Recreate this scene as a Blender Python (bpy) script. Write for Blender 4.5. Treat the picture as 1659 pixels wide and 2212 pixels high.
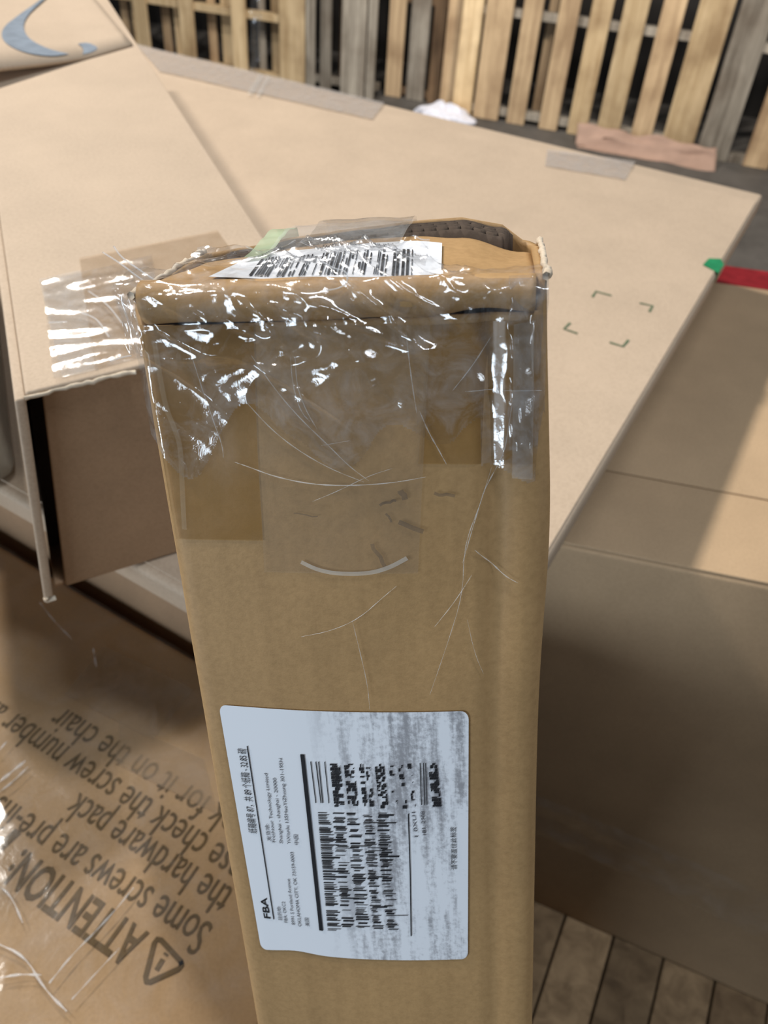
import bpy, bmesh, math, random
import numpy as np
from mathutils import Vector, Matrix, noise

scene = bpy.context.scene
for o in list(bpy.data.objects):
    bpy.data.objects.remove(o)
col = scene.collection

# ---------------------------------------------------------------- camera
CH = 1.72                       # camera height
FPX = 1660.0                    # focal length in pixels of the 1659 x 2212 frame
PITCH, ROLL = math.radians(45), math.radians(2.5)
cp, sp, cr, sr = math.cos(PITCH), math.sin(PITCH), math.cos(ROLL), math.sin(ROLL)
FWD = Vector((0, cp, -sp)); UP0 = Vector((0, sp, cp)); RT0 = Vector((1, 0, 0))
RT = cr * RT0 + sr * UP0
UP = -sr * RT0 + cr * UP0
CAM = Vector((0, 0, CH))
cam_d = bpy.data.cameras.new('camera')
cam = bpy.data.objects.new('camera', cam_d); col.objects.link(cam)
m = Matrix((RT, UP, -FWD)).transposed().to_4x4(); m.translation = CAM
cam.matrix_world = m
cam_d.sensor_fit = 'VERTICAL'; cam_d.sensor_height = 36.0; cam_d.sensor_width = 27.0
cam_d.lens = FPX / 2212 * 36
cam_d.clip_start = 0.01
cam_d.dof.use_dof = True; cam_d.dof.focus_distance = 0.31; cam_d.dof.aperture_fstop = 13.0
scene.camera = cam

# ---------------------------------------------------------------- world, lamps, exposure
world = bpy.data.worlds.new('world'); scene.world = world; world.use_nodes = True
bg = world.node_tree.nodes['Background']; bg.inputs[0].default_value = (0.80, 0.88, 1.0, 1); bg.inputs[1].default_value = 0.04
scene.view_settings.view_transform = 'Standard'; scene.view_settings.look = 'None'
scene.view_settings.exposure = 0.0; scene.view_settings.gamma = 1.0
scene.view_settings.use_curve_mapping = False

def area_lamp(name, loc, aim, sx, sy, power, color):
    d = bpy.data.lights.new(name, 'AREA'); d.shape = 'RECTANGLE'; d.size = sx; d.size_y = sy
    d.energy = power; d.color = color
    o = bpy.data.objects.new(name, d); col.objects.link(o)
    o.location = loc
    o.rotation_euler = (Vector(aim) - Vector(loc)).to_track_quat('-Z', 'Y').to_euler()
    return o
area_lamp('high_bay_or_fill_lamp', (-1.85, 3.3, 5.0), (0, 1.2, 1.0), 0.3, 0.3, 165, (1.0, 0.95, 0.88))
area_lamp('high_bay_or_fill_lamp', (-2.85, 1.55, 5.0), (0, 1.0, 1.0), 0.3, 0.3, 140, (1.0, 0.95, 0.88))
area_lamp('high_bay_or_fill_lamp', (0.9, 0.35, 5.0), (0.2, 0.6, 1.0), 0.35, 1.8, 66, (0.85, 0.92, 1.0))
area_lamp('daylight_fill', (-3.0, -1.9, 1.5), (0, 0.3, 1.3), 1.6, 1.4, 92, (0.74, 0.87, 1.0))  # added cool fill for the tall carton's front; its door is only supposed
area_lamp('high_bay_or_fill_lamp', (2.6, -0.6, CH + 0.9), (0, 0.4, 1.3), 0.5, 1.2, 17, (0.82, 0.91, 1.0))  # added low fill from the right for the carton fronts
area_lamp('high_bay_or_fill_lamp', (1.0, 2.9, 3.4), (0.3, 5.8, 2.2), 0.6, 0.4, 120, (1.0, 0.93, 0.84))  # added floodlight, turned away from the cartons to brighten only the pallets

# ---------------------------------------------------------------- pixel helpers
def ray(px, py):
    return ((px - 829.5) / FPX) * RT - ((py - 1106.0) / FPX) * UP + FWD
def at(px, py, z):
    d = ray(px, py); return CAM + d * ((z - CH) / d.z)
def onplane(px, py, p0, n):
    d = ray(px, py); return CAM + d * ((p0 - CAM).dot(n) / d.dot(n))
def lint(p, d, q, e):           # 2D line intersection p+t d = q+s e -> point
    den = d.x * e.y - d.y * e.x
    t = ((q.x - p.x) * e.y - (q.y - p.y) * e.x) / den
    return Vector((p.x + d.x * t, p.y + d.y * t, p.z))

# ---------------------------------------------------------------- materials
def new_mat(name):
    mt = bpy.data.materials.new(name); mt.use_nodes = True
    nt = mt.node_tree; b = nt.nodes['Principled BSDF']
    return mt, nt, b
def N(nt, typ, **kw):
    n = nt.nodes.new(typ)
    for k, v in kw.items():
        if k in n.inputs: n.inputs[k].default_value = v
        else: setattr(n, k, v)
    return n
def ramp(nt, c0, c1, p0=0.0, p1=1.0):
    r = nt.nodes.new('ShaderNodeValToRGB')
    r.color_ramp.elements[0].position = p0; r.color_ramp.elements[1].position = p1
    r.color_ramp.elements[0].color = (*c0, 1); r.color_ramp.elements[1].color = (*c1, 1)
    return r
def S(r, g, b):                 # sRGB 0-255 -> linear
    f = lambda c: ((c / 255 + 0.055) / 1.055) ** 2.4 if c > 10 else c / 255 / 12.92
    return (f(r), f(g), f(b))

def cardboard(name, c, vary=0.16, rough=0.75, flute=None, flute_scale=120, spec=0.25, stain=0.0, bump=0.12):
    mt, nt, b = new_mat(name); L = nt.links
    tc = N(nt, 'ShaderNodeTexCoord')
    n1 = N(nt, 'ShaderNodeTexNoise', Scale=9.0, Detail=5.0, Roughness=0.6)
    n2 = N(nt, 'ShaderNodeTexNoise', Scale=340.0, Detail=3.0, Roughness=0.7)
    L.new(tc.outputs['Object'], n1.inputs['Vector']); L.new(tc.outputs['Object'], n2.inputs['Vector'])
    dk = tuple(x * (1 - vary) for x in c); lt = tuple(min(1, x * (1 + vary * 0.8)) for x in c)
    r1 = ramp(nt, dk, lt, 0.3, 0.72); L.new(n1.outputs['Fac'], r1.inputs['Fac'])
    mx = N(nt, 'ShaderNodeMixRGB', blend_type='MULTIPLY'); mx.inputs['Fac'].default_value = 0.45
    r2 = ramp(nt, (0.72, 0.70, 0.66), (1, 1, 1), 0.3, 0.6); L.new(n2.outputs['Fac'], r2.inputs['Fac'])
    L.new(r1.outputs['Color'], mx.inputs['Color1']); L.new(r2.outputs['Color'], mx.inputs['Color2'])
    last = mx
    if flute:
        mp = N(nt, 'ShaderNodeMapping'); L.new(tc.outputs['Object'], mp.inputs['Vector'])
        mp.inputs['Scale'].default_value = flute
        wv = N(nt, 'ShaderNodeTexNoise', Scale=1.0, Detail=3.0); L.new(mp.outputs['Vector'], wv.inputs['Vector'])
        r3 = ramp(nt, (0.80, 0.78, 0.75), (1.06, 1.06, 1.06), 0.35, 0.65); L.new(wv.outputs['Fac'], r3.inputs['Fac'])
        m2 = N(nt, 'ShaderNodeMixRGB', blend_type='MULTIPLY'); m2.inputs['Fac'].default_value = 0.3
        L.new(mx.outputs['Color'], m2.inputs['Color1']); L.new(r3.outputs['Color'], m2.inputs['Color2']); last = m2
    L.new(last.outputs['Color'], b.inputs['Base Color'])
    b.inputs['Roughness'].default_value = rough; b.inputs['Specular IOR Level'].default_value = spec
    bp = N(nt, 'ShaderNodeBump', Strength=bump, Distance=0.001); L.new(n2.outputs['Fac'], bp.inputs['Height'])
    L.new(bp.outputs['Normal'], b.inputs['Normal'])
    return mt

def plain(name, c, rough=0.6, spec=0.3):
    mt, nt, b = new_mat(name); L = nt.links
    tc = N(nt, 'ShaderNodeTexCoord'); n1 = N(nt, 'ShaderNodeTexNoise', Scale=60.0, Detail=3.0)
    L.new(tc.outputs['Object'], n1.inputs['Vector'])
    r1 = ramp(nt, tuple(x * 0.82 for x in c), tuple(min(1, x * 1.12) for x in c), 0.3, 0.7)
    L.new(n1.outputs['Fac'], r1.inputs['Fac']); L.new(r1.outputs['Color'], b.inputs['Base Color'])
    b.inputs['Roughness'].default_value = rough; b.inputs['Specular IOR Level'].default_value = spec
    return mt

def wood(name, c0, c1, rough=0.8):
    mt, nt, b = new_mat(name); L = nt.links
    tc = N(nt, 'ShaderNodeTexCoord'); oi = N(nt, 'ShaderNodeObjectInfo')
    ad = N(nt, 'ShaderNodeVectorMath', operation='ADD')
    cx = N(nt, 'ShaderNodeCombineXYZ'); mu = N(nt, 'ShaderNodeMath', operation='MULTIPLY'); mu.inputs[1].default_value = 37.0
    L.new(oi.outputs['Random'], mu.inputs[0]); L.new(mu.outputs[0], cx.inputs[0]); L.new(mu.outputs[0], cx.inputs[2])
    L.new(tc.outputs['Object'], ad.inputs[0]); L.new(cx.outputs[0], ad.inputs[1])
    mp = N(nt, 'ShaderNodeMapping'); mp.inputs['Scale'].default_value = (26, 26, 1.6); L.new(ad.outputs[0], mp.inputs['Vector'])
    n1 = N(nt, 'ShaderNodeTexNoise', Scale=1.0, Detail=5.0, Roughness=0.65, Distortion=0.6); L.new(mp.outputs[0], n1.inputs['Vector'])
    n2 = N(nt, 'ShaderNodeTexNoise', Scale=4.0, Detail=4.0); L.new(ad.outputs[0], n2.inputs['Vector'])
    r1 = ramp(nt, c0, c1, 0.3, 0.66); L.new(n1.outputs['Fac'], r1.inputs['Fac'])
    r2 = ramp(nt, (0.5, 0.44, 0.40), (1, 1, 1), 0.30, 0.55); L.new(n2.outputs['Fac'], r2.inputs['Fac'])
    mx = N(nt, 'ShaderNodeMixRGB', blend_type='MULTIPLY'); mx.inputs['Fac'].default_value = 0.75
    L.new(r1.outputs[0], mx.inputs['Color1']); L.new(r2.outputs[0], mx.inputs['Color2'])
    hs = N(nt, 'ShaderNodeHueSaturation'); mr = N(nt, 'ShaderNodeMapRange'); mr.inputs['To Min'].default_value = 0.7; mr.inputs['To Max'].default_value = 1.2
    L.new(oi.outputs['Random'], mr.inputs['Value']); L.new(mr.outputs[0], hs.inputs['Value']); L.new(mx.outputs[0], hs.inputs['Color'])
    L.new(hs.outputs[0], b.inputs['Base Color']); b.inputs['Roughness'].default_value = rough
    b.inputs['Specular IOR Level'].default_value = 0.2
    bp = N(nt, 'ShaderNodeBump', Strength=0.3, Distance=0.003); L.new(n1.outputs['Fac'], bp.inputs['Height']); L.new(bp.outputs[0], b.inputs['Normal'])
    return mt

def film(name, tint=(0.85, 0.88, 0.92), milk=0.06, rough=0.08, refl=0.35, scale=200, bump=0.3):
    """thin clear plastic: mostly see-through, a little milky, glossy"""
    mt, nt, b = new_mat(name); L = nt.links; nt.nodes.remove(b)
    out = nt.nodes['Material Output']
    tr = N(nt, 'ShaderNodeBsdfTransparent'); tr.inputs['Color'].default_value = (0.97, 0.97, 0.97, 1)
    gl = N(nt, 'ShaderNodeBsdfGlossy'); gl.inputs['Roughness'].default_value = rough; gl.inputs['Color'].default_value = (1, 1, 1, 1)
    df = N(nt, 'ShaderNodeBsdfDiffuse'); df.inputs['Color'].default_value = (*tint, 1)
    tc = N(nt, 'ShaderNodeTexCoord'); n1 = N(nt, 'ShaderNodeTexNoise', Scale=scale, Detail=4.0, Roughness=0.6, Distortion=1.2)
    L.new(tc.outputs['Object'], n1.inputs['Vector'])
    bp = N(nt, 'ShaderNodeBump', Strength=bump, Distance=0.002); L.new(n1.outputs['Fac'], bp.inputs['Height'])
    for s_ in (gl, df): L.new(bp.outputs['Normal'], s_.inputs['Normal'])
    ge = N(nt, 'ShaderNodeNewGeometry'); dt = N(nt, 'ShaderNodeVectorMath', operation='DOT_PRODUCT')
    L.new(ge.outputs['Incoming'], dt.inputs[0]); L.new(bp.outputs['Normal'], dt.inputs[1])
    ab = N(nt, 'ShaderNodeMath', operation='ABSOLUTE'); L.new(dt.outputs['Value'], ab.inputs[0])
    om = N(nt, 'ShaderNodeMath', operation='SUBTRACT'); om.inputs[0].default_value = 1.0; om.use_clamp = True; L.new(ab.outputs[0], om.inputs[1])
    pw = N(nt, 'ShaderNodeMath', operation='POWER'); pw.inputs[1].default_value = 5.0; L.new(om.outputs[0], pw.inputs[0])
    mu = N(nt, 'ShaderNodeMath', operation='MULTIPLY_ADD'); mu.inputs[1].default_value = 0.6; mu.inputs[2].default_value = refl
    mu.use_clamp = True; L.new(pw.outputs[0], mu.inputs[0])
    n2 = N(nt, 'ShaderNodeTexNoise', Scale=scale * 0.35, Detail=5.0, Roughness=0.7, Distortion=0.8); L.new(tc.outputs['Object'], n2.inputs['Vector'])
    rm = ramp(nt, (0, 0, 0), (milk * 3.2,) * 3, 0.42, 0.75); L.new(n2.outputs['Fac'], rm.inputs['Fac'])
    m1 = N(nt, 'ShaderNodeMixShader'); L.new(rm.outputs[0], m1.inputs[0]); L.new(tr.outputs[0], m1.inputs[1]); L.new(df.outputs[0], m1.inputs[2])
    m2 = N(nt, 'ShaderNodeMixShader'); L.new(mu.outputs[0], m2.inputs[0]); L.new(m1.outputs[0], m2.inputs[1]); L.new(gl.outputs[0], m2.inputs[2])
    L.new(m2.outputs[0], out.inputs['Surface'])
    return mt

def tape(name, c, alpha=0.45, rough=0.22):
    mt, nt, b = new_mat(name); L = nt.links
    b.inputs['Base Color'].default_value = (*c, 1); b.inputs['Roughness'].default_value = rough
    b.inputs['Specular IOR Level'].default_value = 0.4
    tc = N(nt, 'ShaderNodeTexCoord'); n1 = N(nt, 'ShaderNodeTexNoise', Scale=70.0, Detail=4.0); L.new(tc.outputs['Object'], n1.inputs['Vector'])
    mr = N(nt, 'ShaderNodeMapRange'); mr.inputs['From Min'].default_value = 0.3; mr.inputs['From Max'].default_value = 0.7
    mr.inputs['To Min'].default_value = alpha * 0.75; mr.inputs['To Max'].default_value = min(1, alpha * 1.2)
    L.new(n1.outputs['Fac'], mr.inputs['Value']); L.new(mr.outputs[0], b.inputs['Alpha'])
    bp = N(nt, 'ShaderNodeBump', Strength=0.15, Distance=0.001); L.new(n1.outputs['Fac'], bp.inputs['Height']); L.new(bp.outputs[0], b.inputs['Normal'])
    return mt

def paper(name, smear=1.0):
    """white label paper with grey rubbed smears along the long side"""
    mt, nt, b = new_mat(name); L = nt.links
    tc = N(nt, 'ShaderNodeTexCoord')
    sx = N(nt, 'ShaderNodeSeparateXYZ'); L.new(tc.outputs['Object'], sx.inputs[0])
    mp = N(nt, 'ShaderNodeMapping'); mp.inputs['Scale'].default_value = (150, 150, 16); L.new(tc.outputs['Object'], mp.inputs['Vector'])
    n1 = N(nt, 'ShaderNodeTexNoise', Scale=1.0, Detail=4.0, Roughness=0.6); L.new(mp.outputs[0], n1.inputs['Vector'])
    n2 = N(nt, 'ShaderNodeTexNoise', Scale=420.0, Detail=4.0, Roughness=0.7); L.new(tc.outputs['Object'], n2.inputs['Vector'])
    ad = N(nt, 'ShaderNodeMath', operation='MULTIPLY_ADD'); ad.inputs[1].default_value = 0.45
    L.new(n2.outputs['Fac'], ad.inputs[0]); L.new(n1.outputs['Fac'], ad.inputs[2])
    sm = N(nt, 'ShaderNodeMapRange', interpolation_type='SMOOTHSTEP'); sm.inputs['From Min'].default_value = 0.66; sm.inputs['From Max'].default_value = 0.92
    L.new(ad.outputs[0], sm.inputs['Value'])
    gt = N(nt, 'ShaderNodeMapRange', interpolation_type='SMOOTHSTEP'); gt.inputs['From Min'].default_value = -0.03; gt.inputs['From Max'].default_value = 0.002
    L.new(sx.outputs[0], gt.inputs['Value'])
    mu = N(nt, 'ShaderNodeMath', operation='MULTIPLY'); L.new(sm.outputs[0], mu.inputs[0]); L.new(gt.outputs[0], mu.inputs[1])
    if smear < 1: mu.inputs[1].default_value = smear; nt.links.remove(mu.inputs[1].links[0])
    mx = N(nt, 'ShaderNodeMixRGB'); mx.inputs['Color1'].default_value = (0.80, 0.82, 0.86, 1); mx.inputs['Color2'].default_value = (0.33, 0.33, 0.35, 1)
    L.new(mu.outputs[0], mx.inputs['Fac']); L.new(mx.outputs[0], b.inputs['Base Color'])
    b.inputs['Roughness'].default_value = 0.45; b.inputs['Specular IOR Level'].default_value = 0.35
    return mt

def concrete(name, c):
    mt, nt, b = new_mat(name); L = nt.links
    tc = N(nt, 'ShaderNodeTexCoord'); n1 = N(nt, 'ShaderNodeTexNoise', Scale=3.0, Detail=8.0, Roughness=0.7); L.new(tc.outputs['Object'], n1.inputs['Vector'])
    r1 = ramp(nt, tuple(x * 0.55 for x in c), tuple(x * 1.3 for x in c), 0.3, 0.7); L.new(n1.outputs['Fac'], r1.inputs['Fac'])
    L.new(r1.outputs[0], b.inputs['Base Color']); b.inputs['Roughness'].default_value = 0.7
    return mt

M = {}
M['kraft_pale'] = cardboard('pale_cardboard', (0.50, 0.385, 0.28), 0.07, 0.7, spec=0.3)
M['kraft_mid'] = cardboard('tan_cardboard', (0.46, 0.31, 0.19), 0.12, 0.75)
M['kraft_print'] = cardboard('printed_cardboard', (0.39, 0.255, 0.135), 0.12, 0.75)
M['kraft_large'] = cardboard('plain_cardboard', (0.47, 0.325, 0.195), 0.08, 0.8)
M['kraft_box'] = cardboard('brown_cardboard', (0.43, 0.262, 0.115), 0.12, 0.6, flute=(160, 160, 5), spec=0.3)
M['kraft_dark'] = cardboard('dark_or_shaded_cardboard', (0.34, 0.215, 0.125), 0.15, 0.7)
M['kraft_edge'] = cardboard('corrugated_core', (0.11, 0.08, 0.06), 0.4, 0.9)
M['torn'] = cardboard('torn_paper_edge', (0.62, 0.52, 0.40), 0.2, 0.9)
M['film'] = film('clear_stretch_film', milk=0.05, rough=0.11, refl=0.10, scale=220, bump=0.10)
M['film_flat'] = film('clear_wrap', milk=0.02, rough=0.15, refl=0.035, scale=60, bump=0.15)
M['crease'] = tape('film_fold_glint', (0.80, 0.80, 0.80), 0.30, 0.12)  # film folds, with their glint put into the pale colour
M['tape_brown'] = tape('brown_packing_tape', (0.34, 0.185, 0.055), 0.50)
M['tape_faint'] = tape('clear_glossy_tape', (0.36, 0.28, 0.20), 0.20, 0.2)
M['tape_clear'] = tape('clear_packing_tape', (0.62, 0.62, 0.60), 0.22, 0.15)
M['tape_grey'] = tape('cloudy_packing_tape', (0.50, 0.45, 0.41), 0.5, 0.22)
M['tape_tan'] = tape('tan_packing_tape', (0.42, 0.29, 0.17), 0.38, 0.28)
M['tape_green'] = tape('pale_green_tape', (0.46, 0.55, 0.36), 0.75, 0.25)
M['paper'] = paper('label_paper')
M['paper_clean'] = paper('barcode_label_paper', 0.35)
M['ink'] = plain('black_ink', (0.015, 0.015, 0.018), 0.6)
M['ink_grey'] = plain('faded_grey_ink', (0.07, 0.07, 0.08), 0.7)
M['ink_brown'] = plain('brown_print', (0.115, 0.075, 0.035), 0.8, 0.1)
M['ink_green'] = plain('green_print', (0.10, 0.14, 0.08), 0.8, 0.1)
M['ink_blue'] = plain('blue_grey_print', (0.20, 0.235, 0.28), 0.7, 0.2)
M['green'] = plain('green_tape', (0.02, 0.22, 0.09), 0.5)
M['red'] = plain('red_tape', (0.30, 0.02, 0.025), 0.5)
M['worn'] = tape('worn_card', (0.62, 0.52, 0.38), 0.15, 0.6)
M['scuff'] = tape('white_scuff', (0.62, 0.56, 0.48), 0.55, 0.9)
M['smudge'] = tape('dark_smudge', (0.05, 0.05, 0.055), 0.38, 0.8)
M['wood_pale'] = wood('pale_pine', (0.52, 0.36, 0.19), (0.80, 0.61, 0.37))
M['wood_mid'] = wood('tan_pine', (0.36, 0.24, 0.14), (0.66, 0.48, 0.29))
M['wood_grey'] = wood('weathered_wood', (0.16, 0.135, 0.105), (0.44, 0.39, 0.32))
M['wood_brown'] = wood('brown_deck_wood', (0.15, 0.095, 0.05), (0.30, 0.20, 0.11))
M['wood_dark'] = wood('dark_wood', (0.05, 0.032, 0.02), (0.20, 0.125, 0.07))
M['floor'] = concrete('concrete_floor', (0.10, 0.09, 0.08))
M['wall'] = concrete('dark_wall', (0.014, 0.011, 0.009))
M['white_plastic'] = plain('white_plastic', (0.78, 0.78, 0.86), 0.5)
M['paper_scrap'] = cardboard('pinkish_paper', (0.42, 0.28, 0.215), 0.15, 0.85)
M['grey_wrap'] = plain('grey_wrap', (0.30, 0.29, 0.265), 0.35, 0.5)

# ---------------------------------------------------------------- object helpers
def new_obj(name, verts, faces, mat, parent=None, smooth=False, root=None):
    """verts in world coordinates; parent chain keeps the root's matrix"""
    inv = root_inv(parent) if parent is not None else Matrix.Identity(4)
    me = bpy.data.meshes.new(name)
    me.from_pydata([tuple(inv @ Vector(v)) for v in verts], [], faces)
    me.validate(); me.update()
    if smooth:
        for p_ in me.polygons: p_.use_smooth = True
    o = bpy.data.objects.new(name, me); col.objects.link(o)
    if mat is not None: me.materials.append(mat)
    if parent is not None: o.parent = parent
    return o
ROOTM = {}
def root_of(o):
    while o.parent is not None: o = o.parent
    return o
def root_inv(o):
    r = root_of(o)
    return ROOTM.get(r.name, Matrix.Identity(4)).inverted()
def tag(o, label, cat, group=None):
    o['label'] = label; o['category'] = cat
    if group: o['group'] = group
    return o
def thing(name, loc, label, cat, group=None, rot=None):
    o = bpy.data.objects.new(name, None); col.objects.link(o); o.empty_display_size = 0.05
    mt = rot.to_4x4() if rot is not None else Matrix.Identity(4)
    mt.translation = Vector(loc)
    o.matrix_world = mt; ROOTM[o.name] = mt.copy()
    return tag(o, label, cat, group)
def struct(name, verts, faces, mat):
    o = new_obj(name, verts, faces, mat); o['kind'] = 'structure'; return o

def prism(name, poly, z0, z1, mat, parent, bevel=0.004, seg=3, ztop=None, top=None):
    """closed bevelled prism on a polygon (counter-clockwise, world xy)"""
    bm = bmesh.new()
    lo = [bm.verts.new((p.x, p.y, z0)) for p in poly]
    hi = [bm.verts.new((p.x, p.y, z1 if ztop is None else ztop[i])) for i, p in enumerate(top or poly)]
    bm.faces.new(list(reversed(lo))); bm.faces.new(hi)
    n = len(poly)
    for i in range(n): bm.faces.new((lo[i], lo[(i + 1) % n], hi[(i + 1) % n], hi[i]))
    bmesh.ops.recalc_face_normals(bm, faces=bm.faces)
    if bevel: bmesh.ops.bevel(bm, geom=bm.edges[:], offset=bevel, segments=seg, affect='EDGES', profile=0.6)
    inv = root_inv(parent) if parent is not None else Matrix.Identity(4)
    bm.transform(inv)
    me = bpy.data.meshes.new(name); bm.to_mesh(me); bm.free()
    me.materials.append(mat)
    for p_ in me.polygons: p_.use_smooth = True
    try: me.set_sharp_from_angle(angle=math.radians(40))
    except Exception: pass
    o = bpy.data.objects.new(name, me); col.objects.link(o)
    if parent is not None: o.parent = parent
    return o

def sheet(name, fn, nu, nv, mat, parent, thick=0.0, smooth=True, keep=None):
    """grid sheet; fn(u, v) in 0..1 gives a world point"""
    vs = [fn(i / nu, j / nv) for j in range(nv + 1) for i in range(nu + 1)]
    fs = []
    for j in range(nv):
        for i in range(nu):
            if keep and not keep((i + .5) / nu, (j + .5) / nv): continue
            a = j * (nu + 1) + i; fs.append((a, a + 1, a + nu + 2, a + nu + 1))
    o = new_obj(name, vs, fs, mat, parent, smooth)
    if thick:
        md = o.modifiers.new('thickness', 'SOLIDIFY'); md.thickness = thick; md.offset = -1
    return o

def tube(name, pts, rad, mat, parent, sides=6, flat=1.0, up=None):
    """thin tube along world points; rad may be a list"""
    vs, fs = [], []
    n = len(pts); pts = [Vector(p) for p in pts]
    for i, p in enumerate(pts):
        t = (pts[min(i + 1, n - 1)] - pts[max(i - 1, 0)]).normalized()
        a = (up or Vector((0.3, 0.2, 1))).cross(t)
        if a.length < 1e-6: a = Vector((1, 0, 0))
        a.normalize(); b_ = t.cross(a)
        r = rad[i] if isinstance(rad, (list, tuple)) else rad
        for k in range(sides):
            an = 2 * math.pi * k / sides
            vs.append(p + a * math.cos(an) * r + b_ * math.sin(an) * r * flat)
    for i in range(n - 1):
        for k in range(sides):
            k2 = (k + 1) % sides
            fs.append((i * sides + k, i * sides + k2, (i + 1) * sides + k2, (i + 1) * sides + k))
    fs.append(tuple(range(sides))); fs.append(tuple((n - 1) * sides + k for k in reversed(range(sides))))
    return new_obj(name, vs, fs, mat, parent, True)

def text_mesh(body, bold=False):
    cu = bpy.data.curves.new('text', 'FONT'); cu.body = body; cu.resolution_u = 3
    if bold: cu.offset = 0.018
    ob = bpy.data.objects.new('text', cu); col.objects.link(ob)
    dg = bpy.context.evaluated_depsgraph_get()
    me = ob.evaluated_get(dg).to_mesh()
    vs = [v.co.copy() for v in me.vertices]; fs = [tuple(p_.vertices) for p_ in me.polygons]
    ob.evaluated_get(dg).to_mesh_clear()
    bpy.data.objects.remove(ob); bpy.data.curves.remove(cu)
    return vs, fs

class Print:
    """collects flat print (text, bars) on a developable surface: to2(px,py)->(a,b); to3(a,b,off)->world"""
    def __init__(self, to2, to3, off): self.to2, self.to3, self.off = to2, to3, off; self.v, self.f = [], []
    def text(self, body, p0, p1, h, bold=False, unit=None):
        a = Vector(self.to2(*p0)).to_2d(); b = Vector(self.to2(*p1)).to_2d()
        vs, fs = text_mesh(body, bold)
        x0 = min(v.x for v in vs); x1 = max(v.x for v in vs)
        ex = (b - a); ln = ex.length; ex.normalize(); ey = Vector((-ex.y, ex.x))
        k = ln / (x1 - x0); base = len(self.v)
        for v in vs:
            q = a + ex * ((v.x - x0) * k) + ey * (v.y * h / 0.72)
            self.v.append(self.to3(q.x, q.y, self.off))
        self.f += [tuple(i + base for i in f) for f in fs]
    def poly(self, pts):
        base = len(self.v)
        for p in pts:
            a, b = self.to2(*p); self.v.append(self.to3(a, b, self.off))
        self.f.append(tuple(range(base, base + len(pts))))
    def band(self, pts, w):
        """stroke of width w (surface metres) through pixel points"""
        q = [Vector(self.to2(*p)).to_2d() for p in pts]
        base = len(self.v)
        for i, p in enumerate(q):
            t = (q[min(i + 1, len(q) - 1)] - q[max(i - 1, 0)]).normalized(); nn = Vector((-t.y, t.x))
            for s_ in (-.5, .5):
                r = p + nn * w * s_; self.v.append(self.to3(r.x, r.y, self.off))
        for i in range(len(q) - 1):
            k = base + 2 * i; self.f.append((k, k + 2, k + 3, k + 1))
    def build(self, name, mat, parent):
        return new_obj(name, self.v, self.f, mat, parent)

def resample(pts, step):
    out = []
    for (x0, y0), (x1, y1) in zip(pts[:-1], pts[1:]):
        n = max(1, int(math.hypot(x1 - x0, y1 - y0) / step))
        for i in range(n): out.append((x0 + (x1 - x0) * i / n, y0 + (y1 - y0) * i / n))
    out.append(pts[-1]); return out
def smooth_line(pts, n=2):
    for _ in range(n):
        q = [pts[0]]
        for a, b in zip(pts[:-1], pts[1:]):
            q += [(a[0] * .75 + b[0] * .25, a[1] * .75 + b[1] * .25), (a[0] * .25 + b[0] * .75, a[1] * .25 + b[1] * .75)]
        q.append(pts[-1]); pts = q
    return pts

# ================================================================ setting
struct('floor', [(-9, -3, 0), (9, -3, 0), (9, 12, 0), (-9, 12, 0)], [(0, 1, 2, 3)], M['floor'])
PA, PB = at(300, 127, 0), at(1440, 325, 0)           # foot of the pallet row
pd = (PB - PA); pd.z = 0; pd.normalize()              # along the row, left to right
pn = Vector((pd.y, -pd.x, 0))                         # towards the camera
W0, W1 = PA - pd * 6 - pn * 0.9, PA + pd * 9 - pn * 0.9
struct('wall_back', [W0, W1, W1 + Vector((0, 0, 5)), W0 + Vector((0, 0, 5))], [(0, 1, 2, 3)], M['wall'])

# ================================================================ flat box
ZF = CH - 0.50; TF = 0.030
fB = at(1650, 420, ZF); fA = at(290, 95, ZF); fC = at(1195, 1190, ZF)
fu = (fA - fB).normalized(); fv = (fC - fB).normalized()      # to the left, to the camera
fN = lint(fB, fv, at(0, 1060, ZF), fu)                        # near right corner
fAL = fB + fu * ((fA - fB).length + 0.25); fNL = fN + (fAL - fB)
flat = thing('flat_carton', (fB + fNL) / 2 - Vector((0, 0, ZF - (ZF - TF))) , 'wide thin pale cardboard carton with green marks, lying under the long carton', 'box')
fpoly = [fN, fB, fAL, fNL]
prism('body', fpoly, ZF - TF, ZF, M['kraft_pale'], flat, 0.007)
def fq(a, b, z=0.0):            # a metres left of the right far corner, b metres towards the camera
    p = fB + fu * a + fv * b; return Vector((p.x, p.y, ZF + z))
def f2(px, py):
    p = at(px, py, ZF) - fB
    den = fu.x * fv.y - fu.y * fv.x
    return ((p.x * fv.y - p.y * fv.x) / den, (fu.x * p.y - fu.y * p.x) / den)
FL_ = (fA - fB).length; FD = (fN - fB).length
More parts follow.
